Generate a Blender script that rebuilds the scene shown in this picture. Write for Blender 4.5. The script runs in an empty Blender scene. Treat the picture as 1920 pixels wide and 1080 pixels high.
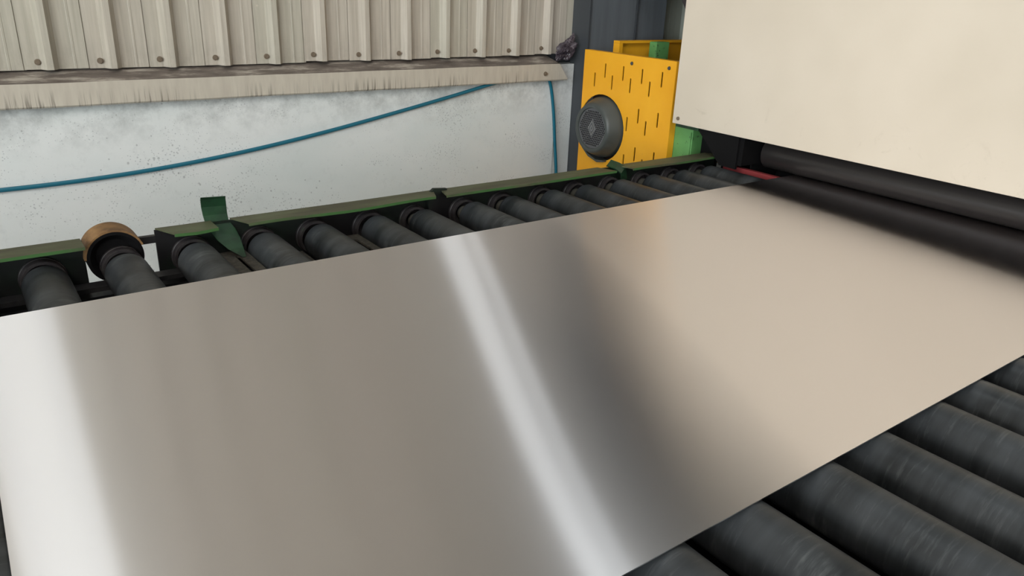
import bpy, bmesh, math, random
from mathutils import Vector, Matrix, noise
random.seed(7)
S = bpy.context.scene
H0 = 0.9                      # height of the sheet's underside above the floor
CAMH = 0.7                    # camera height above the sheet

# ------------------------------------------------------------------ camera
cam_d = bpy.data.cameras.new('camera'); cam = bpy.data.objects.new('camera', cam_d)
S.collection.objects.link(cam); S.camera = cam
R = ((0.80887329, -0.19055188, 0.55624993), (-0.58676884, -0.32236066, 0.74282294), (0.03776679, -0.92723977, -0.37255883))
cam.matrix_world = Matrix(((R[0][0], -R[0][1], -R[0][2], 0), (R[1][0], -R[1][1], -R[1][2], 0),
                           (R[2][0], -R[2][1], -R[2][2], CAMH + H0), (0, 0, 0, 1)))
cam_d.sensor_width = 36; cam_d.lens = 1430.38 / 1920 * 36; cam_d.clip_start = 0.02

# ------------------------------------------------------------------ world, light, exposure
w = bpy.data.worlds.new('overcast'); S.world = w; w.use_nodes = True
bg = w.node_tree.nodes['Background']; bg.inputs[0].default_value = (0.885, 0.965, 1.0, 1); bg.inputs[1].default_value = 9.2
S.view_settings.view_transform = 'Standard'; S.view_settings.look = 'None'
S.view_settings.exposure = -0.06; S.view_settings.gamma = 1.0; S.view_settings.use_curve_mapping = False
def area(name, loc, size, size_y, rot, power, col):
    l = bpy.data.lights.new(name, 'AREA'); l.shape = 'RECTANGLE'; l.size = size; l.size_y = size_y
    l.energy = power; l.color = col
    o = bpy.data.objects.new(name, l); o.location = loc; o.rotation_euler = rot; S.collection.objects.link(o); return o
area('fill_light', (-3.5, -1.5, 5.2), 1.4, 1.4, (0, math.radians(-48), 0), 45, (1.0, 0.84, 0.66))  # unseen warm fill, added to brighten the cream panel
area('fill_light', (-3.5, -5.5, 6.5), 2.0, 2.0, Vector((4.5, 8.8, -3.8)).to_track_quat('-Z', 'Y').to_euler(), 230, (1.0, 0.98, 0.95))  # unseen frontal fill, added to brighten wall and cladding
XL, XR, YF, YW, ZC = -7.0, 16.0, -9.0, 3.3, 9.0
# roof openings (x0, x1, y0, y1) that let the overcast sky in, and a light portal in each
SKY = [(-0.30, 0.60, 0.0, 3.2), (6.10, 6.88, 0.0, 3.2)]
def portal(loc, sx, sy, rot):
    o = area('portal', loc, sx, sy, rot, 1, (1, 1, 1)); o.data.cycles.is_portal = True
for a, b, c, d in SKY: portal(((a + b) / 2, (c + d) / 2, ZC + 0.9), b - a, d - c, (0, 0, 0))
portal((XL - 0.01, -4.0, 2.5), 4.0, 9.0, (0, math.radians(-90), 0))
S.cycles.use_denoising = True
S.cycles.max_bounces = 8
S.cycles.sample_clamp_indirect = 4

# ------------------------------------------------------------------ helpers
def srgb(r, g, b):
    f = lambda c: (c / 255 / 12.92) if c / 255 <= 0.04045 else ((c / 255 + 0.055) / 1.055) ** 2.4
    return (f(r), f(g), f(b), 1)

def obj(name, bm, mat, parent=None, smooth=False, bevel=0, loc=None):
    me = bpy.data.meshes.new(name)
    if isinstance(bm, bpy.types.Mesh): me = bm
    else:
        bmesh.ops.recalc_face_normals(bm, faces=bm.faces[:])
        bm.to_mesh(me); bm.free()
    if smooth:
        for p in me.polygons: p.use_smooth = True
    o = bpy.data.objects.new(name, me); S.collection.objects.link(o)
    if mat and not me.materials: me.materials.append(mat)
    if loc: o.location = loc
    if parent: o.parent = parent
    if bevel:
        m = o.modifiers.new('bevel', 'BEVEL'); m.width = bevel; m.segments = 2; m.limit_method = 'ANGLE'
    if smooth:
        try: me.set_sharp_from_angle(angle=math.radians(38))
        except Exception: pass
    return o

def thing(name, label, cat, loc=(0, 0, 0), group=None):
    o = bpy.data.objects.new(name, None); S.collection.objects.link(o); o.location = loc
    o.empty_display_size = 0.1
    o['label'] = label; o['category'] = cat
    if group: o['group'] = group
    return o

def tag(o, label, cat, group=None, kind=None):
    if label: o['label'] = label
    if cat: o['category'] = cat
    if group: o['group'] = group
    if kind: o['kind'] = kind
    return o

def box(bm, x0, x1, y0, y1, z0, z1):
    """axis box; z values are relative to the sheet"""
    v = [bm.verts.new((x, y, z + H0)) for x in (x0, x1) for y in (y0, y1) for z in (z0, z1)]
    for f in ((0, 1, 3, 2), (4, 6, 7, 5), (0, 4, 5, 1), (2, 3, 7, 6), (0, 2, 6, 4), (1, 5, 7, 3)):
        bm.faces.new([v[i] for i in f])
    return bm
def bx(*a): return box(bmesh.new(), *a)

def prism(pts, axis, a, b, bm=None):
    """closed polygon pts (2D) extruded along axis from a to b; x/y/z order, z relative to the sheet"""
    bm = bm or bmesh.new()
    def mk(p, t):
        if axis == 0: return (t, p[0], p[1] + H0)
        if axis == 1: return (p[0], t, p[1] + H0)
        return (p[0], p[1], t + H0)
    A = [bm.verts.new(mk(p, a)) for p in pts]; B = [bm.verts.new(mk(p, b)) for p in pts]
    n = len(pts)
    bm.faces.new(A); bm.faces.new(B[::-1])
    for i in range(n): bm.faces.new((A[i], B[i], B[(i + 1) % n], A[(i + 1) % n]))
    return bm

def lathe(profile, axis, c, seg=40, bm=None, closed=False):
    """profile [(t, r)] revolved round the axis through c (c: the two other coordinates, z relative)"""
    bm = bm or bmesh.new(); rings = []
    for t, r in profile:
        ring = []
        for i in range(seg):
            a = 2 * math.pi * i / seg; u, v = r * math.cos(a), r * math.sin(a)
            if axis == 0: p = (t, c[0] + u, c[1] + v + H0)
            elif axis == 1: p = (c[0] + u, t, c[1] + v + H0)
            else: p = (c[0] + u, c[1] + v, t + H0)
            ring.append(bm.verts.new(p))
        rings.append(ring)
    for a, b in zip(rings, rings[1:]):
        for i in range(seg): bm.faces.new((a[i], a[(i + 1) % seg], b[(i + 1) % seg], b[i]))
    if closed:
        a, b = rings[-1], rings[0]
        for i in range(seg): bm.faces.new((a[i], a[(i + 1) % seg], b[(i + 1) % seg], b[i]))
    else:
        bm.faces.new(rings[0][::-1]); bm.faces.new(rings[-1])
    return bm

def tube(points, r, seg=10):
    cu = bpy.data.curves.new('hose', 'CURVE'); cu.dimensions = '3D'; cu.bevel_depth = r; cu.bevel_resolution = 3
    sp = cu.splines.new('NURBS'); sp.points.add(len(points) - 1)
    for p, q in zip(sp.points, points): p.co = (q[0], q[1], q[2] + H0, 1)
    sp.use_endpoint_u = True; sp.order_u = 4; sp.resolution_u = 8; cu.use_fill_caps = True
    o = bpy.data.objects.new('tmp', cu); S.collection.objects.link(o)
    me = bpy.data.meshes.new_from_object(o); bpy.data.objects.remove(o); bpy.data.curves.remove(cu)
    return me

def plate_with_holes(outline, holes, th, conv):
    """flat plate with real openings: 2D curve fill, then moved to place by conv(u, v, w)"""
    cu = bpy.data.curves.new('plate', 'CURVE'); cu.dimensions = '2D'; cu.fill_mode = 'BOTH'; cu.extrude = th / 2
    for pts in [outline] + holes:
        sp = cu.splines.new('POLY'); sp.points.add(len(pts) - 1); sp.use_cyclic_u = True
        for p, q in zip(sp.points, pts): p.co = (q[0], q[1], 0, 1)
    o = bpy.data.objects.new('tmp', cu); S.collection.objects.link(o)
    me = bpy.data.meshes.new_from_object(o); bpy.data.objects.remove(o); bpy.data.curves.remove(cu)
    for v in me.vertices: v.co = conv(*v.co)
    bm = bmesh.new(); bm.from_mesh(me); bmesh.ops.recalc_face_normals(bm, faces=bm.faces[:]); bm.to_mesh(me); bm.free()
    me.materials.clear()
    return me

# ------------------------------------------------------------------ materials
def mat(name, col, rough=0.6, metal=0.0, spec=0.5):
    m = bpy.data.materials.new(name); m.use_nodes = True
    b = m.node_tree.nodes['Principled BSDF']
    b.inputs['Base Color'].default_value = col; b.inputs['Roughness'].default_value = rough
    b.inputs['Metallic'].default_value = metal; b.inputs['Specular IOR Level'].default_value = spec
    return m
class G:
    def __init__(s, m): s.m = m; s.t = m.node_tree; s.b = s.t.nodes['Principled BSDF']
    def n(s, ty, **k):
        x = s.t.nodes.new(ty)
        for a, v in k.items(): setattr(x, a, v)
        return x
    def l(s, a, b): s.t.links.new(a, b)
    def coord(s, scale=(1, 1, 1)):
        g = s.n('ShaderNodeNewGeometry'); mp = s.n('ShaderNodeMapping'); mp.inputs['Scale'].default_value = scale
        s.l(g.outputs['Position'], mp.inputs[0]); return mp.outputs[0]
    def noise(s, scale, detail=4, rough=0.55, vec=None, dist=0):
        x = s.n('ShaderNodeTexNoise'); x.inputs['Scale'].default_value = scale; x.inputs['Detail'].default_value = detail
        x.inputs['Roughness'].default_value = rough; x.inputs['Distortion'].default_value = dist
        s.l(vec if vec else s.coord(), x.inputs['Vector']); return x.outputs['Fac']
    def ramp(s, fac, stops):
        r = s.n('ShaderNodeValToRGB'); e = r.color_ramp.elements
        while len(e) < len(stops): e.new(0.5)
        for i, (p, c) in enumerate(stops):
            e[i].position = p; e[i].color = c if len(c) == 4 else (*c, 1)
        s.l(fac, r.inputs[0]); return r.outputs[0]
    def mix(s, fac, a, b, mode='MIX'):
        x = s.n('ShaderNodeMix', data_type='RGBA', blend_type=mode)
        for sock, v in ((0, fac), (6, a), (7, b)):
            if hasattr(v, 'links') or isinstance(v, bpy.types.NodeSocket): s.l(v, x.inputs[sock])
            else: x.inputs[sock].default_value = v
        return x.outputs[2]
    def math(s, op, a, b=0.0, clamp=False):
        x = s.n('ShaderNodeMath', operation=op); x.use_clamp = clamp
        for i, v in enumerate((a, b)):
            if isinstance(v, bpy.types.NodeSocket): s.l(v, x.inputs[i])
            else: x.inputs[i].default_value = v
        return x.outputs[0]
    def color(s, c): s.l(c, s.b.inputs['Base Color'])
    def rough(s, c): s.l(c, s.b.inputs['Roughness'])
    def bump(s, h, strength=0.3, dist=0.002):
        x = s.n('ShaderNodeBump'); x.inputs['Strength'].default_value = strength; x.inputs['Distance'].default_value = dist
        s.l(h, x.inputs['Height']); s.l(x.outputs[0], s.b.inputs['Normal'])
    def z(s):
        g = s.n('ShaderNodeNewGeometry'); x = s.n('ShaderNodeSeparateXYZ'); s.l(g.outputs['Position'], x.inputs[0]); return x.outputs
    def mapr(s, v, a, b, c=0.0, d=1.0):
        x = s.n('ShaderNodeMapRange'); x.inputs[1].default_value = a; x.inputs[2].default_value = b
        x.inputs[3].default_value = c; x.inputs[4].default_value = d; s.l(v, x.inputs[0]); return x.outputs[0]

BLK = (0, 0, 0, 1); WHT = (1, 1, 1, 1)
# white plaster with pits and grime; speckled shade painted in under the sill
M_plaster = mat('white_plaster', srgb(205, 210, 210), 0.85, spec=0.2); g = G(M_plaster)
big = g.noise(1.3, 3, vec=g.coord((1, 1, 2)))
base = g.ramp(big, [(0.35, srgb(210, 215, 213)), (0.65, srgb(224, 225, 223))])
fine = g.noise(26, 5, 0.7)
v = g.n('ShaderNodeTexVoronoi'); v.inputs['Scale'].default_value = 34; g.l(g.coord((1, 1, 0.8)), v.inputs['Vector'])
clump = g.noise(3.2, 2)
th = g.mapr(clump, 0.40, 0.66, 0.0, 0.15)
pit = g.math('LESS_THAN', v.outputs['Distance'], th)
v2 = g.n('ShaderNodeTexVoronoi'); v2.inputs['Scale'].default_value = 90; g.l(g.coord(), v2.inputs['Vector'])
clump2 = g.noise(5.1, 2, vec=g.coord((1, 1, 1.4)))
pit2 = g.math('LESS_THAN', v2.outputs['Distance'], g.mapr(clump2, 0.38, 0.68, 0.0, 0.30))
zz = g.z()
sill_shade = g.math('MULTIPLY', g.mapr(zz[2], H0 + 0.02, H0 + 0.25), g.mapr(g.noise(9, 6, 0.75), 0.42, 0.66))
base = g.mix(g.math('MULTIPLY', sill_shade, 0.85), base, srgb(150, 152, 150))
base = g.mix(g.mapr(fine, 0.55, 0.8, 0, 0.25), base, srgb(170, 172, 172))
base = g.mix(g.math('MULTIPLY', pit, 0.38), base, srgb(105, 106, 108))
base = g.mix(g.math('MULTIPLY', pit2, 0.35), base, srgb(120, 122, 125))
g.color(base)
hgt = g.math('SUBTRACT', g.math('MULTIPLY', fine, 0.5), g.math('MAXIMUM', pit, g.math('MULTIPLY', pit2, 0.6)))
g.bump(hgt, 0.35, 0.003)

# beige profiled steel cladding
M_clad = mat('beige_cladding', srgb(178, 168, 152), 0.5, spec=0.35); g = G(M_clad)
st = g.noise(7, 5, 0.6, vec=g.coord((9, 9, 0.35)))
c1 = g.ramp(st, [(0.3, srgb(172, 162, 149)), (0.55, srgb(190, 180, 167)), (0.75, srgb(204, 195, 182))])
oi = g.n('ShaderNodeObjectInfo')
c1 = g.mix(g.mapr(oi.outputs['Random'], 0, 1, 0.0, 0.5), c1, g.mix(0.5, c1, srgb(160, 166, 146)))
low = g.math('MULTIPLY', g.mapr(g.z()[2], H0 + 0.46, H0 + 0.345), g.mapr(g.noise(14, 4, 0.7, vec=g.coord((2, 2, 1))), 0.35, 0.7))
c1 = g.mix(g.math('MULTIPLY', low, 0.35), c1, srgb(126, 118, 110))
v = g.n('ShaderNodeTexVoronoi'); v.inputs['Scale'].default_value = 11; g.l(g.coord(), v.inputs['Vector'])
c1 = g.mix(g.math('MULTIPLY', g.math('LESS_THAN', v.outputs['Distance'], 0.05), 0.6), c1, srgb(205, 196, 180))
g.color(c1); g.bump(g.noise(3, 3, vec=g.coord((6, 6, 0.6))), 0.12, 0.004)

M_clad2 = mat('grey_green_cladding', srgb(172, 175, 162), 0.55)
# sill: same paint, drips low on the face and dirt on the top
M_sill = mat('beige_sill', srgb(178, 168, 152), 0.55, spec=0.3); g = G(M_sill)
gn = g.n('ShaderNodeNewGeometry'); sx = g.n('ShaderNodeSeparateXYZ'); g.l(gn.outputs['True Normal'], sx.inputs[0])
up = g.mapr(sx.outputs[2], 0.25, 0.5)
face = g.ramp(g.noise(5, 4, vec=g.coord((6, 1, 1))), [(0.3, srgb(182, 172, 158)), (0.7, srgb(198, 189, 174))])
drip = g.mapr(g.noise(60, 3, 0.7, vec=g.coord((1.6, 0.1, 0.06))), 0.50, 0.60)
dz = g.mapr(g.z()[2], H0 + 0.285, H0 + 0.225)
patch = g.mapr(g.noise(2.6, 2), 0.4, 0.6)
face = g.mix(g.math('MULTIPLY', g.math('MULTIPLY', drip, dz), g.math('MULTIPLY', patch, 0.75)), face, srgb(84, 76, 64))
dirt = g.ramp(g.noise(9, 6, 0.7, vec=g.coord((0.6, 2, 2))), [(0.35, srgb(92, 82, 76)), (0.52, srgb(120, 110, 102)), (0.64, srgb(178, 168, 156))])
g.color(g.mix(up, face, dirt)); g.bump(g.noise(40, 4), 0.15, 0.002)

M_steelgrey = mat('dark_grey_steel_paint', srgb(66, 71, 77), 0.45, spec=0.4); g = G(M_steelgrey)
g.color(g.ramp(g.noise(4, 4, vec=g.coord((5, 5, 0.5))), [(0.3, srgb(90, 94, 98)), (0.7, srgb(102, 107, 112))]))
M_steeldark = mat('charcoal_steel_paint', srgb(64, 67, 71), 0.5)
M_yellow = mat('yellow_paint', srgb(238, 168, 30), 0.42, spec=0.4); g = G(M_yellow)
y = g.ramp(g.noise(3.5, 4), [(0.3, srgb(232, 160, 26)), (0.7, srgb(243, 176, 40))])
scr = g.mapr(g.noise(22, 5, 0.7, dist=1.5), 0.66, 0.72)
g.color(g.mix(g.math('MULTIPLY', scr, 0.35), y, srgb(196, 140, 60)))
M_cream = mat('cream_paint', srgb(229, 221, 206), 0.5, spec=0.35); g = G(M_cream)
y = g.ramp(g.noise(1.4, 3), [(0.35, srgb(206, 193, 175)), (0.65, srgb(218, 205, 188))])
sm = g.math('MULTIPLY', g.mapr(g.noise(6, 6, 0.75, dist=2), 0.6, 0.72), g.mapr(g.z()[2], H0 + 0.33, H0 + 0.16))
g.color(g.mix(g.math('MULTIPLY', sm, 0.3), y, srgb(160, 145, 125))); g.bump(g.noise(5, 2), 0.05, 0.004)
M_green = mat('green_machine_paint', srgb(92, 152, 84), 0.5); g = G(M_green)
ch = g.mapr(g.noise(24, 6, 0.75), 0.6, 0.63)
g.color(g.mix(ch, g.ramp(g.noise(7, 3), [(0.3, srgb(88, 146, 80)), (0.7, srgb(110, 168, 100))]), srgb(58, 84, 50)))
# worn olive rail paint
M_rail = mat('worn_green_rail_paint', srgb(78, 88, 62), 0.55, spec=0.35); g = G(M_rail)
nz = g.noise(6, 6, 0.65, vec=g.coord((0.5, 2.5, 2.5)))
c = g.ramp(nz, [(0.3, srgb(62, 58, 48)), (0.5, srgb(80, 82, 60)), (0.66, srgb(92, 100, 74)), (0.8, srgb(108, 94, 74))])
gn = g.n('ShaderNodeNewGeometry'); sx = g.n('ShaderNodeSeparateXYZ'); g.l(gn.outputs['True Normal'], sx.inputs[0])
lip = g.math('MULTIPLY', g.mapr(sx.outputs[1], -0.5, -0.9), g.mapr(g.noise(3.2, 4), 0.36, 0.5))
g.color(g.mix(lip, c, srgb(62, 98, 52))); g.bump(g.noise(60, 4), 0.2, 0.001)
M_railweb = mat('dark_green_web_paint', srgb(24, 32, 24), 0.5); g = G(M_railweb)
g.color(g.ramp(g.noise(5, 4), [(0.42, srgb(17, 15, 17)), (0.7, srgb(20, 36, 25))]))
M_deepgreen = mat('deep_green_paint', srgb(34, 72, 42), 0.45); g = G(M_deepgreen)
g.color(g.ramp(g.noise(16, 6, 0.7), [(0.3, srgb(20, 38, 26)), (0.55, srgb(28, 62, 38)), (0.8, srgb(46, 78, 48))]))
M_black = mat('black_greasy_steel', srgb(26, 25, 27), 0.5); g = G(M_black)
g.color(g.ramp(g.noise(20, 6, 0.7), [(0.4, srgb(20, 19, 21)), (0.7, srgb(44, 42, 42))]))
M_ring = mat('dusty_bearing_iron', srgb(56, 50, 50), 0.5, spec=0.4); g = G(M_ring)
g.color(g.ramp(g.noise(24, 5, 0.7), [(0.35, srgb(40, 36, 38)), (0.6, srgb(56, 52, 52)), (0.8, srgb(58, 82, 56))]))
M_neck = mat('worn_steel_shaft', srgb(92, 90, 82), 0.5, metal=0.2)
M_grime = mat('grimy_slotted_steel', srgb(58, 54, 48), 0.8); g = G(M_grime)
g.color(g.ramp(g.noise(50, 6, 0.8), [(0.35, srgb(34, 33, 30)), (0.7, srgb(84, 78, 68))])); g.bump(g.noise(90, 5), 0.5, 0.002)
M_brown = mat('brown_belt_leather', srgb(150, 112, 68), 0.7); g = G(M_brown)
g.color(g.ramp(g.noise(18, 5, 0.65, vec=g.coord((1, 1, 3))), [(0.3, srgb(88, 62, 36)), (0.55, srgb(130, 96, 58)), (0.8, srgb(152, 118, 76))]))
M_hose = mat('blue_hose_plastic', srgb(24, 100, 120), 0.35)
M_motor = mat('grey_motor_casting', srgb(70, 74, 72), 0.42, spec=0.5)
M_grille = mat('dark_grille_plastic', srgb(88, 88, 90), 0.5)
M_void = mat('dark_cavity_steel', srgb(12, 11, 12), 0.8, spec=0.15)
M_interior = mat('dark_machine_interior', srgb(14, 13, 14), 0.7, spec=0.2)
M_bolt = mat('rusty_screw_steel', srgb(126, 112, 96), 0.5, metal=0.4)
M_red = mat('red_guide_paint', srgb(150, 60, 62), 0.5)
M_bag = mat('crumpled_black_plastic', srgb(74, 66, 72), 0.35, spec=0.5); g = G(M_bag)
g.color(g.ramp(g.noise(14, 5, 0.7), [(0.35, srgb(48, 40, 48)), (0.6, srgb(84, 74, 80)), (0.8, srgb(110, 98, 98))]))
M_floor = mat('concrete_floor', srgb(150, 148, 142), 0.7); g = G(M_floor)
g.color(g.ramp(g.noise(1.2, 6), [(0.3, srgb(138, 137, 133)), (0.7, srgb(166, 165, 160))]))
M_ceil = mat('grey_roof_sheeting', srgb(232, 229, 226), 0.7)
M_far = mat('grey_end_wall_sheeting', srgb(96, 94, 90), 0.7)
M_purlin = mat('roof_purlin_paint', srgb(90, 92, 94), 0.6)
M_wood = None

# rubber rollers: bands round the roller, blotches and light scuffs
def roller_mat(name, a, b):
    m = mat(name, a, 0.5, spec=0.45); g = G(m)
    oi = g.n('ShaderNodeObjectInfo')
    gg = g.n('ShaderNodeNewGeometry'); ad = g.n('ShaderNodeVectorMath', operation='ADD')
    cm = g.n('ShaderNodeCombineXYZ'); g.l(g.math('MULTIPLY', oi.outputs['Random'], 37.0), cm.inputs[1]); g.l(g.math('MULTIPLY', oi.outputs['Random'], 11.0), cm.inputs[0])
    g.l(gg.outputs['Position'], ad.inputs[0]); g.l(cm.outputs[0], ad.inputs[1])
    def mp(sc):
        q = g.n('ShaderNodeMapping'); q.inputs['Scale'].default_value = sc; g.l(ad.outputs[0], q.inputs[0]); return q.outputs[0]
    band = g.noise(5, 5, 0.6, vec=mp((0.4, 3.2, 0.4)))
    thin = g.noise(26, 4, 0.7, vec=mp((0.5, 4, 0.5)))
    blot = g.noise(6, 4, 0.6, vec=mp((1, 1, 1)))
    c = g.mix(g.mapr(band, 0.34, 0.66), a, b)
    c = g.mix(g.mapr(thin, 0.55, 0.75, 0, 0.3), c, srgb(110, 112, 112))
    spot = g.math('MULTIPLY', g.mapr(blot, 0.6, 0.72), g.mapr(thin, 0.4, 0.6))
    c = g.mix(g.math('MULTIPLY', spot, 0.35), c, srgb(128, 132, 130))
    g.color(c); g.rough(g.mapr(blot, 0.3, 0.7, 0.38, 0.6)); g.bump(thin, 0.12, 0.001)
    return m
M_roller = roller_mat('black_rubber_roller', srgb(27, 30, 32), srgb(59, 62, 65))

# brushed metal: grain runs along the sheet's length (X), so reflections smear across it
M_sheet = bpy.data.materials.new('brushed_sheet_metal'); M_sheet.use_nodes = True
t = M_sheet.node_tree; t.nodes.clear()
out = t.nodes.new('ShaderNodeOutputMaterial')
def aniso(r, an, col):
    b = t.nodes.new('ShaderNodeBsdfAnisotropic'); b.distribution = 'GGX'
    b.inputs['Color'].default_value = col; b.inputs['Roughness'].default_value = r; b.inputs['Anisotropy'].default_value = an
    return b
tan = t.nodes.new('ShaderNodeTangent'); tan.direction_type = 'UV_MAP'; tan.uv_map = 'UVMap'
b1 = aniso(0.2748, 0.90, (0.92, 0.875, 0.87, 1)); b2 = aniso(0.281, 0.646, (0.92, 0.875, 0.87, 1))
for b in (b1, b2): t.links.new(tan.outputs[0], b.inputs['Tangent'])
mx = t.nodes.new('ShaderNodeMixShader'); mx.inputs[0].default_value = 0.6
t.links.new(b1.outputs[0], mx.inputs[1]); t.links.new(b2.outputs[0], mx.inputs[2]); t.links.new(mx.outputs[0], out.inputs[0])
M_edge = mat('bright_cut_metal_edge', (0.8, 0.8, 0.8, 1), 0.3, metal=1.0)

# ------------------------------------------------------------------ setting
FL = -H0
o = obj('floor', bx(XL - 6, XR, YF - 6, YW + 0.3, FL - 0.2, FL), M_floor); o['kind'] = 'structure'
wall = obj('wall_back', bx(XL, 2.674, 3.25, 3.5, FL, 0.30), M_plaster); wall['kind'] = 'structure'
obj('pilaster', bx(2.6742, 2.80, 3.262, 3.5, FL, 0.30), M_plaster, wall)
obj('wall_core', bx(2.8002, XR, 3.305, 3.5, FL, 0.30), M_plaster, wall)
obj('backing', bx(XL, XR, 3.34, 3.5, 0.3002, ZC), M_steeldark, wall)

# cladding panels: seam to seam, one trapezoid rib in the middle of each
PITCH = 0.2087
def panel_mesh():
    bm = bmesh.new(); d = 0.033; th = 0.0012
    prof = [(0, 0), (0.050, 0), (0.067, -d), (0.088, -d), (0.109, 0),
            (0.158, 0), (0.160, -0.0012), (0.166, -0.0012), (0.168, 0), (PITCH - 0.004, 0), (PITCH - 0.002, 0.004), (PITCH + 0.006, 0.004)]
    zt = ZC - 0.36
    fr = [[bm.verts.new((x, y + dy, z)) for x, y in prof] for dy, z in ((0, 0), (0, zt))]
    bk = [[bm.verts.new((x, y + th, z)) for x, y in prof] for z in (0, zt)]
    for i in range(len(prof) - 1):
        bm.faces.new((fr[0][i], fr[0][i + 1], fr[1][i + 1], fr[1][i]))
        bm.faces.new((bk[0][i + 1], bk[0][i], bk[1][i], bk[1][i + 1]))
        bm.faces.new((bk[0][i], bk[0][i + 1], fr[0][i + 1], fr[0][i]))
    bm.faces.new((fr[0][0], fr[1][0], bk[1][0], bk[0][0]))
    bm.faces.new((fr[0][-1], bk[0][-1], bk[1][-1], fr[1][-1]))
    me = bpy.data.meshes.new('cladding_panel'); bmesh.ops.recalc_face_normals(bm, faces=bm.faces[:]); bm.to_mesh(me); bm.free()
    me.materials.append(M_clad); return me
def hexbolt(r, h, washer=1.5, seg=6):
    """head looking along -Y, origin at its seat"""
    bm = bmesh.new()
    for rr, a, b, n in ((r * washer, 0, -h * 0.3, 16), (r, -h * 0.3, -h, seg)):
        A = [bm.verts.new((rr * math.cos(2 * math.pi * i / n), a, rr * math.sin(2 * math.pi * i / n))) for i in range(n)]
        B = [bm.verts.new((rr * .94 * math.cos(2 * math.pi * i / n), b, rr * .94 * math.sin(2 * math.pi * i / n))) for i in range(n)]
        bm.faces.new(A); bm.faces.new(B[::-1])
        for i in range(n): bm.faces.new((A[i], B[i], B[(i + 1) % n], A[(i + 1) % n]))
    bmesh.ops.recalc_face_normals(bm, faces=bm.faces[:])
    me = bpy.data.meshes.new('screw'); bm.to_mesh(me); bm.free(); me.materials.append(M_bolt); return me
PM = panel_mesh(); SM = hexbolt(0.0075, 0.012)
k0 = int((0.4665 - XL) / PITCH)
for k in range(-k0, int((XR - 0.4665) / PITCH)):
    x = 0.4665 + k * PITCH
    zb = 0.340 + 0.0045 * max(0, min(1, (x - 0.2) / 2.4)) * 2 + random.uniform(-0.004, 0.003)
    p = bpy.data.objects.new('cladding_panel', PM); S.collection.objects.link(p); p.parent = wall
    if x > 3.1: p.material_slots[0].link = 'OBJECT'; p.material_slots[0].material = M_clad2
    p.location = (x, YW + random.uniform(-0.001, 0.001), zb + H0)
    if -3 <= k <= 12:
        s = bpy.data.objects.new('screw', SM); S.collection.objects.link(s); s.parent = p
        s.location = (0.041 + random.uniform(-0.004, 0.004), 0.0, 0.027 + random.uniform(-0.003, 0.003))

# sloping sill flashing
sl = bmesh.new()
pts = [(3.345, 0.350), (3.20, 0.312), (3.199, 0.232), (3.205, 0.226), (3.235, 0.226), (3.235, 0.229), (3.206, 0.229), (3.203, 0.234), (3.2035, 0.309), (3.345, 0.346)]
N = 70; prev = None
for i in range(N + 1):
    x = XL + (2.60 + 0.05 - XL) * i / N
    jz = 0.0055 * (x - 0.2) / 2.4 if x > 0 else 0
    ring = [sl.verts.new((x + (0.06 if (i == N and p[1] < 0.3) else 0), p[0] + 0.0018 * math.sin(x * 5 + p[1] * 9), p[1] - 0.008 + jz + H0 + 0.0008 * math.sin(x * 13))) for p in pts]
    if prev:
        for a in range(len(pts)): sl.faces.new((prev[a], ring[a], ring[(a + 1) % len(pts)], prev[(a + 1) % len(pts)]))
    prev = ring
sl.faces.new(prev)
sill = obj('trim_1', sl, M_sill); sill['kind'] = 'structure'
s = bpy.data.objects.new('screw', SM); S.collection.objects.link(s); s.parent = sill; s.location = (2.555, 3.199, 0.262 + H0)
e = prism([(2.655, 0.309), (2.715, 0.226), (2.655, 0.226)], 1, 3.21, 3.24); obj('end_return', e, M_steeldark, sill)

# roof with skylight openings, and purlins
def roof(x0, x1, y0, y1):
    o = obj('ceiling', bx(x0, x1, y0, y1, ZC, ZC + 0.03), M_ceil); o['kind'] = 'structure'; return o
roof(XL, XR, YF - 0.2, 0.0); roof(XL, XR, 3.2, YW + 0.2); 
roof(XL, SKY[0][0], 0.0, 3.2); roof(SKY[0][1], SKY[1][0], 0.0, 3.2); roof(SKY[1][1], XR, 0.0, 3.2)
for i, y in enumerate((-5.4, -2.0, -0.3)):
    o = obj('trim_%d' % (i + 2), bx(XL, XR, y, y + 0.08, ZC - 0.2, ZC - 0.0005), M_purlin); o['kind'] = 'structure'
o = obj('wall_right', bx(XR, XR + 0.2, YF - 0.2, YW + 0.2, FL, ZC), M_far); o['kind'] = 'structure'
for i, (x, wd) in enumerate(((1.45, 0.18), (2.2, 0.12), (3.25, 0.2), (4.4, 0.1))):
    o = obj('trim_%d' % (i + 6), bx(x, x + wd, 0.0, 3.2, ZC - 0.06, ZC - 0.0005), M_purlin); o['kind'] = 'structure'
wl = bmesh.new()
box(wl, XL - 0.2, XL, 0.5, YW + 0.2, FL, ZC); box(wl, XL - 0.2, XL, YF, -8.5, FL, ZC)
box(wl, XL - 0.2, XL, -8.5, 0.5, 3.6, ZC); box(wl, XL - 0.2, XL, -8.5, 0.5, FL, -0.4)
o = obj('wall_left', wl, M_ceil); o['kind'] = 'structure'
o = obj('trim_5', bx(6.58, 6.65, 0.0, 3.2, ZC - 0.05, ZC + 0.02), M_purlin); o['kind'] = 'structure'
o = obj('wall_front', bx(XL, XR, YF - 0.2, YF, FL, ZC), M_ceil); o['kind'] = 'structure'

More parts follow.
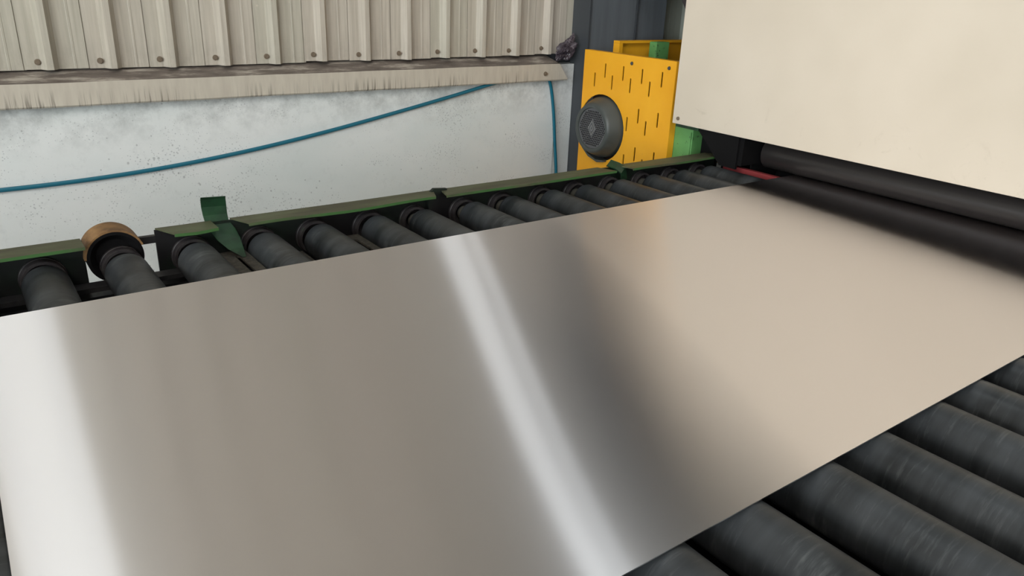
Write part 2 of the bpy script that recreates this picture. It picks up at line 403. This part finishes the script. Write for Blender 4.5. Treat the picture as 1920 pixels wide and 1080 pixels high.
# ------------------------------------------------------------------ steel column
col = thing('steel_column', 'dark grey steel building column between beige cladding and yellow guard', 'column', (2.8, 3.17, 0))
def P(*a, **k): k['parent'] = k.get('parent'); return a
def part(name, bm, m, parent, smooth=False, bevel=0):
    o = obj(name, bm, m, None, smooth, bevel)
    o.parent = parent; o.matrix_parent_inverse = Matrix.Translation(-Vector(WL(parent))); return o
def WL(p):
    v = Vector((0, 0, 0))
    while p: v += p.location; p = p.parent
    return v
part('flange', bx(2.803, 2.815, 3.165, 3.303, FL, ZC - 0.001), M_steeldark, col)
part('front_plate', bx(2.8155, 3.138, 3.17, 3.182, FL, ZC - 0.001), M_steelgrey, col)
part('flange', bx(3.142, 3.154, 3.165, 3.303, FL, ZC - 0.001), M_steeldark, col)
part('cover_plate', bx(3.1545, 3.378, 3.176, 3.19, FL, ZC - 0.001), M_steelgrey, col)

# ------------------------------------------------------------------ blue hose on the wall
hose = obj('blue_hose', tube([(-0.9, 3.238, -0.05), (-0.35, 3.238, -0.068), (0.104, 3.238, -0.069), (0.361, 3.238, -0.064), (0.648, 3.238, -0.047), (0.968, 3.238, -0.013), (1.326, 3.238, 0.04),
      (1.727, 3.238, 0.114), (2.021, 3.236, 0.172), (2.224, 3.225, 0.218), (2.38, 3.218, 0.250), (2.52, 3.218, 0.262), (2.595, 3.222, 0.245), (2.628, 3.235, 0.19), (2.647, 3.238, 0.111), (2.662, 3.238, 0.02), (2.671, 3.238, -0.062), (2.685, 3.238, -0.17),
      (2.702, 3.238, -0.273), (2.71, 3.236, -0.6), (2.66, 3.2, -0.87), (2.3, 3.16, -0.889)], 0.0085), M_hose, smooth=True)
tag(hose, 'thin blue air hose sagging across the white wall under the sill', 'hose')

# ------------------------------------------------------------------ crumpled bag
bm = bmesh.new(); bmesh.ops.create_icosphere(bm, subdivisions=5, radius=1)
for v in bm.verts:
    p = v.co.copy(); n = 0.55 * noise.noise(p * 1.6) + 0.35 * abs(noise.noise(p * 3.5)) + 0.16 * abs(noise.noise(p * 8))
    v.co = p * (0.72 + n)
    v.co.x = v.co.x * 0.066 * (1.0); v.co.y *= 0.042; v.co.z = v.co.z * 0.052 + 0.55 * v.co.x
    v.co += Vector((2.728, 3.243, 0.385 + H0))
tag(obj('plastic_bag', bm, M_bag), 'crumpled dark plastic bag stuffed on the sill end beside the grey column', 'bag')

# ------------------------------------------------------------------ roller conveyor
conv = thing('roller_conveyor', 'long conveyor of black rubber rollers in a worn green frame under the sheet', 'conveyor', (1.2, 1.1, 0))
RX = [-0.43, -0.245, -0.060, 0.122, 0.309, 0.491, 0.682, 0.853, 1.040, 1.205, 1.400, 1.562, 1.745, 1.911, 2.092, 2.270, 2.445, 2.615]
RR = 0.0555
RE = 2.125
def roller_profile(taper):
    p = [(2.175, 0.022), (RE + 0.0, 0.022)] if not taper else [(2.175, 0.024), (RE + 0.012, 0.024)]
    p = [(2.175, 0.024), (RE + 0.002, 0.024), (RE, 0.044), (RE - 0.007, 0.051), (RE - 0.02, RR)] if taper else [(2.175, 0.024), (RE + 0.001, 0.024), (RE, 0.050), (RE - 0.006, 0.0545), (RE - 0.012, RR)]
    p += [(1.80, RR), (1.2, RR), (0.5, RR), (0.0, RR), (-0.048, RR), (-0.05, 0.05), (-0.055, 0.024), (-0.11, 0.024)]
    return p
for i, x in enumerate(RX):
    far = i >= 9
    bm = lathe(roller_profile(far), 1, (0, 0), 48)
    r = obj('roller', bm, M_roller, None, smooth=True)
    r.parent = conv; r.location = (x - 1.2, -1.1, -0.0575)
    # end bearing: collar on the web, open ring face
    rr = 0.054 if not far else 0.050
    ring = lathe([(2.160, rr * 0.80), (2.157, rr * 0.84), (2.157, rr * 0.97), (2.160, rr), (2.178, rr), (2.180, rr * 1.04), (2.188, rr * 1.04), (2.188, 0.0245), (2.182, 0.0245), (2.182, rr * 0.80)], 1, (0, 0), 40, closed=True)
    b = obj('bearing_housing', ring, M_ring, None, smooth=True); b.parent = conv; b.location = (x - 1.2, -1.1, -0.0575)
    s = obj('shaft_end', lathe([(2.1375, 0.0245), (2.1375, 0.026), (2.168, 0.026), (2.168, 0.0245)], 1, (0, 0), 24, closed=True), M_neck, None, smooth=True)
    s.parent = b
# far side rail: bent plate flanges and web, with gaps where the photo shows them
def rail(x0, x1, f0=0.0, f1=0.0, wv=0.0, b0=0.0, b1=0.0, web=True, y0=2.118, y1=2.20, zt=0.030, tear=0):
    bm = bmesh.new(); n = max(2, int((x1 - x0) / 0.04)); pv = None
    for i in range(n + 1):
        u = i / n; x = x0 + (x1 - x0) * u
        dy = wv * math.sin(u * 9.0) * 0.004; dz = wv * math.sin(u * 7 + 1) * 0.002
        xf = x + f0 * (1 - u) + f1 * u; xb = x + b0 * (1 - u) + b1 * u
        ring = [(xf, y0 + dy, zt - 0.0085 + dz), (xf, y0 + dy, zt + dz), (xb, y1, zt + dz * .3), (xb, y1, zt - 0.004), (xf, y0 + 0.004 + dy, zt - 0.004 + dz), (xf, y0 + 0.004 + dy, zt - 0.0085 + dz)]
        ring = [bm.verts.new((a, b, c + H0)) for a, b, c in ring]
        if pv:
            for k in range(6): bm.faces.new((pv[k], ring[k], ring[(k + 1) % 6], pv[(k + 1) % 6]))
        else: bm.faces.new(ring)
        pv = ring
    bm.faces.new(pv[::-1])
    return part('rail_flange', bm, M_rail, conv)
rail(-1.2, 0.221, wv=0.3)
rail(0.438, 0.555, f0=0.0, b0=-0.032, b1=0.0, wv=0.6)
rail(0.640, 1.258, b0=-0.03, b1=0.035, wv=0.8)
rail(1.30, 2.075, b0=0.02, b1=-0.03, wv=0.25)
rail(2.165, 2.72, b0=-0.03, b1=-0.04, wv=0.3)
part('rail_web', bx(-1.2, 0.224, 2.190, 2.198, -0.30, 0.026), M_railweb, conv)
part('rail_web', bx(0.402, 2.74, 2.190, 2.198, -0.30, 0.026), M_railweb, conv)
part('rail_beam', bx(-1.2, 2.74, 2.135, 2.19, -0.16, -0.115), M_black, conv)
part('tie_bar', bx(-1.2, 0.46, 2.085, 2.13, -0.083, -0.0705), M_black, conv)
part('tie_bar', bx(0.352, 0.402, 2.188, 2.204, -0.008, 0.012), M_black, conv)
# bent scraps at the joints
part('joint_lug', prism([(1.262, -0.05), (1.262, 0.024), (1.285, 0.041), (1.335, 0.036), (1.335, 0.024), (1.305, 0.02), (1.30, -0.05)], 1, 2.176, 2.189), M_railweb, conv)
bm = bmesh.new()
z0 = H0
tp = [((2.085, 2.19, 0.036), (2.13, 2.215, 0.05)), ((2.105, 2.165, 0.028), (2.155, 2.19, 0.040)), ((2.12, 2.14, 0.012), (2.17, 2.165, 0.028)), ((2.135, 2.15, -0.03), (2.175, 2.16, -0.02))]
pv = None
for a, b in tp:
    q = [bm.verts.new((a[0], a[1], a[2] + z0)), bm.verts.new((b[0], b[1], b[2] + z0)), bm.verts.new((b[0], b[1] + .003, b[2] + z0 - 0.004)), bm.verts.new((a[0], a[1] + .003, a[2] + z0 - 0.004))]
    if pv:
        for k in range(4): bm.faces.new((pv[k], q[k], q[(k + 1) % 4], pv[(k + 1) % 4]))
    else: bm.faces.new(q)
    pv = q
bm.faces.new(pv[::-1]); part('torn_tab', bm, M_deepgreen, conv)
# upright bent guide tab between the third and fourth rollers seen
def strip(name, rows, m, th=0.004, n=(0, 1, 0)):
    """rows of (left point, right point); a bent plate with thickness along +Y"""
    bm = bmesh.new(); pv = None
    for a, b in rows:
        mid = [(a[j] + b[j]) / 2 for j in range(3)]
        q = [bm.verts.new((*a[:2], a[2] + H0)), bm.verts.new((*b[:2], b[2] + H0)), bm.verts.new((b[0], b[1] + th, b[2] + H0)), bm.verts.new((a[0], a[1] + th, a[2] + H0))]
        if pv:
            for k in range(4): bm.faces.new((pv[k], q[k], q[(k + 1) % 4], pv[(k + 1) % 4]))
        else: bm.faces.new(q)
        pv = q
    bm.faces.new(pv[::-1]); return part(name, bm, m, conv, bevel=0.0008)
strip('guide_tab', [((0.534, 2.192, 0.102), (0.603, 2.192, 0.098)), ((0.5345, 2.199, 0.094), (0.604, 2.199, 0.090)), ((0.536, 2.206, 0.07), (0.606, 2.206, 0.067)), ((0.538, 2.205, 0.045), (0.606, 2.205, 0.043)),
      ((0.540, 2.197, 0.024), (0.606, 2.197, 0.024)), ((0.545, 2.17, 0.008), (0.615, 2.17, 0.006)), ((0.553, 2.135, -0.012), (0.616, 2.135, -0.012)), ((0.570, 2.10, -0.03), (0.612, 2.10, -0.03)), ((0.596, 2.06, -0.045), (0.606, 2.06, -0.045))], M_deepgreen)
# grimy slotted plates lying between rollers
def slotted(x0, x1, y0, y1, z):
    c = (x0 + x1) / 2; w = 0.006
    me = plate_with_holes([(x0, y0), (x1, y0), (x1, y1), (x0, y1)], [[(c - w, y0 + 0.03), (c + w, y0 + 0.03), (c + w, y1 - 0.05), (c - w, y1 - 0.05)]], 0.006, lambda u, v, q: (u, v, q + z + H0))
    o = obj('slotted_plate', me, M_grime); o.parent = conv; o.matrix_parent_inverse = Matrix.Translation(-Vector(conv.location))
slotted(0.552, 0.622, 1.83, 2.13, -0.050)
slotted(0.916, 0.978, 1.83, 2.13, -0.060)
slotted(0.745, 0.795, 1.86, 2.13, -0.085)
# brown drive wheel in the rail gap
bm = bmesh.new(); pv = None
for i in range(41):
    a = math.radians(20 + 158 * i / 40); q = []
    for rr, y in ((0.0755, 2.166), (0.0755, 2.250), (0.0702, 2.250), (0.0702, 2.166)):
        q.append(bm.verts.new((0.295 + rr * math.cos(a), y, -0.025 + rr * math.sin(a) + H0)))
    if pv:
        for k in range(4): bm.faces.new((pv[k], q[k], q[(k + 1) % 4], pv[(k + 1) % 4]))
    else: bm.faces.new(q)
    pv = q
bm.faces.new(pv[::-1])
whl = part('drive_wheel', bm, M_brown, conv, smooth=True)
d = obj('wheel_disc', lathe([(2.1900, 0.012), (2.1900, 0.045), (2.1655, 0.062), (2.1655, 0.0698), (2.240, 0.0698), (2.240, 0.012)], 1, (0.295, -0.025), 48, closed=True), M_void)
d.parent = whl
whl['label'] = 'brown leather-faced drive wheel behind the second roller seen'
# near rail, shade pan and legs (mostly hidden)
part('near_rail', bx(-1.2, 2.72, -0.17, -0.115, -0.16, 0.02), M_rail, conv)
part('shade_pan', bx(-1.2, 2.74, -0.11, 2.134, -0.32, -0.30), M_void, conv)  # dark sheet added to keep the gaps below the rollers black
for x in (-0.9, 0.8, 2.4):
    for y in (-0.165, 2.14):
        part('leg', bx(x, x + 0.08, y, y + 0.05, FL, -0.1605), M_rail, conv, bevel=0.003)

# ------------------------------------------------------------------ the sheet
bm = bmesh.new(); uv = bm.loops.layers.uv.new('UVMap')
X0, X1, Y0, Y1, T = -0.035, 3.4, 0.523, 1.813, 0.0018
nx, ny = 60, 24; grid = []
for i in range(nx + 1):
    row = []
    for j in range(ny + 1):
        x = X0 + (X1 - X0) * i / nx; y = Y0 + (Y1 - Y0) * j / ny
        if i == 0: x += -0.012 * (1 - j / ny)
        row.append(bm.verts.new((x, y, T + H0)))
    grid.append(row)
for i in range(nx):
    for j in range(ny):
        f = bm.faces.new((grid[i][j], grid[i + 1][j], grid[i + 1][j + 1], grid[i][j + 1])); f.material_index = 0
low = {}
border = [grid[i][0] for i in range(nx + 1)] + [grid[nx][j] for j in range(1, ny + 1)] + [grid[i][ny] for i in range(nx - 1, -1, -1)] + [grid[0][j] for j in range(ny - 1, 0, -1)]
lv = [bm.verts.new((v.co.x, v.co.y, H0)) for v in border]
for k in range(len(border)):
    a, b = border[k], border[(k + 1) % len(border)]; c, d = lv[(k + 1) % len(border)], lv[k]
    f = bm.faces.new((a, d, c, b)); f.material_index = 1
f = bm.faces.new(lv); f.material_index = 1
for f in bm.faces:
    for lp in f.loops: lp[uv].uv = (lp.vert.co.x, lp.vert.co.y)
me = bpy.data.meshes.new('metal_sheet'); bmesh.ops.recalc_face_normals(bm, faces=bm.faces[:]); bm.to_mesh(me); bm.free()
me.materials.append(M_sheet); me.materials.append(M_edge)
sh = bpy.data.objects.new('metal_sheet', me); S.collection.objects.link(sh); sh.location = (0, 0, 0.0)
tag(sh, 'wide brushed stainless metal sheet lying on the black rollers, feeding under the cream machine', 'metal sheet')

# ------------------------------------------------------------------ cream machine
mc = thing('sheet_machine', 'large machine with a plain cream front panel and dark roller slot, swallowing the sheet', 'machine', (2.7, 1.0, 0))
YE, ZB = 2.345, 0.143
part('front_panel', bx(2.610, 2.622, -0.75, YE, ZB, 1.38), M_cream, mc, bevel=0.002)
def bolt(p, r, h, m, parent, name='screw'):
    o = part(name, lathe([(p[0] - h, r * 0.55), (p[0] - h * 0.85, r * 0.9), (p[0], r)], 0, (p[1], p[2]), 12), m, parent); return o
bolt((2.610, 2.313, 0.167), 0.0085, 0.005, M_bolt, mc)
part('top_cover', bx(2.6225, 4.2, -0.75, YE, 1.35, 1.38), M_cream, mc)
part('end_panel', bx(2.6225, 4.2, YE - 0.012, YE, 0.30, 1.3495), M_cream, mc)
part('end_panel', bx(2.6225, 4.2, -0.75, -0.738, FL, 1.3495), M_cream, mc)
part('rear_panel', bx(4.1995, 4.21, -0.75, YE, FL, 1.3495), M_cream, mc)
part('slot_roof', bx(2.6225, 4.19, -0.737, 2.332, 0.20, 0.22), M_interior, mc)
part('side_plate', prism([(2.330, 0.160), (2.10, 0.160), (2.02, -0.02), (2.02, -0.28), (1.86, -0.28), (1.86, 0.198), (2.330, 0.198)], 0, 2.760, 2.775), M_interior, mc) if False else None
# black cheek plate that slopes down to the rollers
part('cheek_plate', prism([(2.325, 0.141), (2.205, 0.128), (2.155, 0.085), (2.075, 0.006), (1.99, 0.004), (1.99, 0.141)], 0, 2.630, 2.642), M_interior, mc)
part('back_wall', bx(3.45, 3.47, -0.737, 2.20, -0.28, 0.1995), M_interior, mc)
part('inner_plate', bx(2.6425, 3.449, 1.97, 1.99, 0.02, 0.1995), M_interior, mc)
part('inner_plate', bx(2.745, 3.449, 1.992, 2.0, -0.28, 0.1995), M_interior, mc)
part('slot_side', bx(2.7425, 3.449, 2.14, 2.15, -0.28, 0.1995), M_interior, mc)
part('pinch_roller', lathe([(1.955, 0.02), (1.955, 0.058), (1.95, 0.062), (-0.70, 0.062), (-0.705, 0.058), (-0.705, 0.02)], 1, (2.80, 0.066), 48), mat('black_pinch_roller', srgb(48, 44, 43), 0.3), mc, smooth=True)
part('lower_roller', lathe([(1.955, 0.02), (1.955, 0.058), (1.95, 0.062), (-0.70, 0.062), (-0.705, 0.058), (-0.705, 0.02)], 1, (2.92, -0.0635), 48), M_interior, mc, smooth=True)
part('red_guide_bar', bx(2.700, 2.722, -0.70, 2.105, -0.030, -0.003), M_red, mc)
part('base_frame', bx(2.755, 4.19, -0.70, 2.2, FL, -0.2805), M_green, mc)
# green stand under the panel's far corner
part('green_post', bx(2.70, 2.785, 2.296, 2.405, FL, 0.127), M_green, mc, bevel=0.003)
part('cover_strip', bx(2.693, 2.6995, 2.300, 2.308, -0.5, 0.10), M_green, mc)
part('mount_plate', bx(2.76, 2.78, 2.205, 2.290, -0.25, 0.126), M_interior, mc)
part('hanger_plate', bx(2.625, 2.79, 2.205, 2.335, 0.128, 0.142), M_deepgreen, mc)

# ------------------------------------------------------------------ yellow slotted guard with motor
gd = thing('yellow_guard', 'bright yellow slotted steel guard plate with a bite cut for the grey motor', 'guard', (2.66, 2.7, 0))
GY0, GY1, GZ0, GZ1 = 2.402, 3.020, -0.62, 0.398
MC = (2.862, 0.030)
bite = []
br = 0.166
a0 = math.acos((GY1 - MC[0]) / br)
for i in range(33):
    a = a0 + (2 * math.pi - 2 * a0) * i / 32
    bite.append((MC[0] + br * math.cos(a), MC[1] + br * math.sin(a)))
outline = [(GY1, GZ1)] + bite + [(GY1, GZ0), (GY0, GZ0), (GY0, GZ1)]
def slot(y, zt, L=0.070, wd=0.010):
    z1, z0 = zt, zt - L; r = wd / 2; q = []
    for i in range(7):
        a = math.pi * i / 6; q.append((y + r * math.cos(a), z1 - r + r * math.sin(a)))
    for i in range(7):
        a = math.pi + math.pi * i / 6; q.append((y + r * math.cos(a), z0 + r + r * math.sin(a)))
    return q
def circ(y, z, r, n=16): return [(y + r * math.cos(2 * math.pi * i / n), z + r * math.sin(2 * math.pi * i / n)) for i in range(n)]
holes = []
for c in range(4):
    for rw in range(5):
        for y, zt in ((2.482 + c * 0.1265, 0.346 - rw * 0.183), (2.5545 + c * 0.1265, 0.295 - rw * 0.1815)):
            if math.hypot(y - MC[0], zt - MC[1]) < br + 0.02 or math.hypot(y - MC[0], zt - 0.068 - MC[1]) < br + 0.012 or math.hypot(y - MC[0], zt - 0.034 - MC[1]) < br + 0.01: continue
            if y < GY1 - 0.02: holes.append(slot(y, zt))
holes += [circ(2.681, 0.363, 0.009), circ(2.444, 0.366, 0.009)]
me = plate_with_holes(outline, holes, 0.005, lambda u, v, q: (2.6625 + q, u, v + H0))
o = obj('guard_plate', me, M_yellow); o.parent = gd; o.matrix_parent_inverse = Matrix.Translation(-Vector(gd.location))
part('top_fold', bx(2.6655, 2.698, GY0, GY1, GZ1 - 0.005, GZ1), M_yellow, gd)
part('side_fold', bx(2.6655, 2.698, GY0, GY0 + 0.005, GZ0, GZ1 - 0.0055), M_yellow, gd)
for y, z in ((2.681, 0.363), (2.444, 0.366)):
    bolt((2.659, y, z), 0.0080, 0.004, M_steeldark, gd)
# the drive casing that the slots look into
part('inner_casing', bx(2.72, 2.79, 2.42, 3.0, FL, 0.375), mat('dark_brown_casing', srgb(44, 20, 10), 0.85), gd)

mo = thing('electric_motor', 'round dark grey motor end with honeycomb fan grille and diamond badge', 'motor', (2.66, MC[0], H0 + MC[1]))
def rel(o, p): o.parent = p; o.matrix_parent_inverse = Matrix.Translation(-Vector(p.location)); return o
cy, cz = 2.858, 0.034
cowl = lathe([(2.600, 0.098), (2.592, 0.101), (2.590, 0.112), (2.594, 0.120), (2.605, 0.126), (2.640, 0.143), (2.656, 0.150), (2.700, 0.153), (2.719, 0.153), (2.719, 0.140), (2.63, 0.128), (2.606, 0.112), (2.604, 0.098)], 0, (cy, cz), 72, closed=True)
rel(obj('fan_cowl', cowl, M_motor, smooth=True), mo)
rel(obj('fan', lathe([(2.625, 0.01), (2.625, 0.108), (2.632, 0.108), (2.632, 0.01)], 0, (cy, cz), 32, closed=True), M_void), mo)
# honeycomb grille: a disc with real hexagonal-packed openings, plus the diamond badge
hs = []; pr = 0.0118
def indiamond(y, z, s): return abs(y) / (s * 0.72) + abs(z) / s < 1
for i in range(-10, 11):
    for j in range(-11, 12):
        y = pr * (i + 0.5 * (j % 2)); z = pr * 0.866 * j
        if math.hypot(y, z) < 0.092 and not indiamond(y, z, 0.042): hs.append(circ(cy + y, cz + z, 0.0050, 6))
me = plate_with_holes(circ(cy, cz, 0.0995, 48), hs, 0.003, lambda u, v, q: (2.6005 + q, u, v + H0))
gr = rel(obj('fan_grille', me, M_grille), mo)
def diamond(s): return [(cy + 0.72 * s, cz), (cy, cz + s), (cy - 0.72 * s, cz), (cy, cz - s)]
me = plate_with_holes(diamond(0.040), [diamond(0.029)], 0.004, lambda u, v, q: (2.5975 + q, u, v + H0))
M_badge = mat('pale_badge_metal', srgb(112, 112, 112), 0.45)
b = obj('badge', me, M_badge); b.parent = gr
dh = [circ(cy + dy, cz + dz, 0.003, 6) for dy, dz in ((0, 0.010), (0.007, 0), (-0.007, 0), (0, -0.010))]
me = plate_with_holes(diamond(0.0195), [diamond(0.008)], 0.004, lambda u, v, q: (2.5975 + q, u, v + H0))
b = obj('badge', me, M_badge); b.parent = gr
rel(obj('lower_bracket', prism([(2.985, -0.045), (2.97, -0.085), (2.92, -0.122), (2.85, -0.140), (2.80, -0.130), (2.80, -0.122), (2.86, -0.128), (2.93, -0.105), (2.96, -0.07)], 0, 2.64, 2.70), M_motor), mo)
rel(obj('foot', bx(2.69, 2.715, 2.82, 2.90, -0.60, -0.155), M_steeldark), mo)

# second yellow guard behind, a shallow tray facing the conveyor
g2 = thing('yellow_tray_guard', 'open yellow tray-shaped guard behind the slotted guard, below the grey column', 'guard', (3.2, 3.0, 0))
part('top_edge', bx(2.875, 4.0, 3.0, 3.045, 0.437 - 0.012, 0.437), M_yellow, g2)
part('side_edge', bx(2.875, 2.875 + 0.024, 3.0, 3.045, -0.3, 0.437 - 0.0125), M_yellow, g2)
def hslot(x, z): return [(x, z), (x + 0.055, z), (x + 0.055, z + 0.009), (x, z + 0.009)]
me = plate_with_holes([(2.875 + 0.025, -0.3), (4.0, -0.3), (4.0, 0.437 - 0.0125), (2.875 + 0.025, 0.437 - 0.0125)], [hslot(2.875 + 0.345 + 0.12 * i, 0.365 - 0.05 * (i % 2)) for i in range(4)], 0.005, lambda u, v, q: (u, 3.040 + q, v + H0))
o = obj('back_plate', me, M_yellow); o.parent = g2; o.matrix_parent_inverse = Matrix.Translation(-Vector(g2.location))
part('support', bx(3.4, 3.44, 3.04, 3.08, FL, 0.2), M_yellow, g2)
gp = obj('green_upright', bx(3.03, 3.125, 2.888, 2.939, FL, 0.438), M_green, bevel=0.003)
tag(gp, 'short square green steel post standing between the two yellow guards', 'post')

# dark duct overhead (corner shows), unseen bulk added to darken the sheet's reflection
du = thing('shade_duct', 'dark duct, bulk added to darken sheet reflections, whose lower corner shows at the top edge between grey column and cream panel', 'duct', (3.4, 2.75, 0))
part('shade_duct_body', prism([(2.37, 0.60), (2.655, 0.60), (2.70, 0.66), (3.10, 0.84), (3.10, 3.9), (2.37, 3.9)], 0, 2.96, 5.4), mat('dark_duct_paint', srgb(58, 52, 54), 0.6), du, bevel=0.004)
part('shade_duct_riser', bx(3.2, 3.9, 2.55, 3.0, 3.9005, ZC - 0.001), M_steeldark, du)
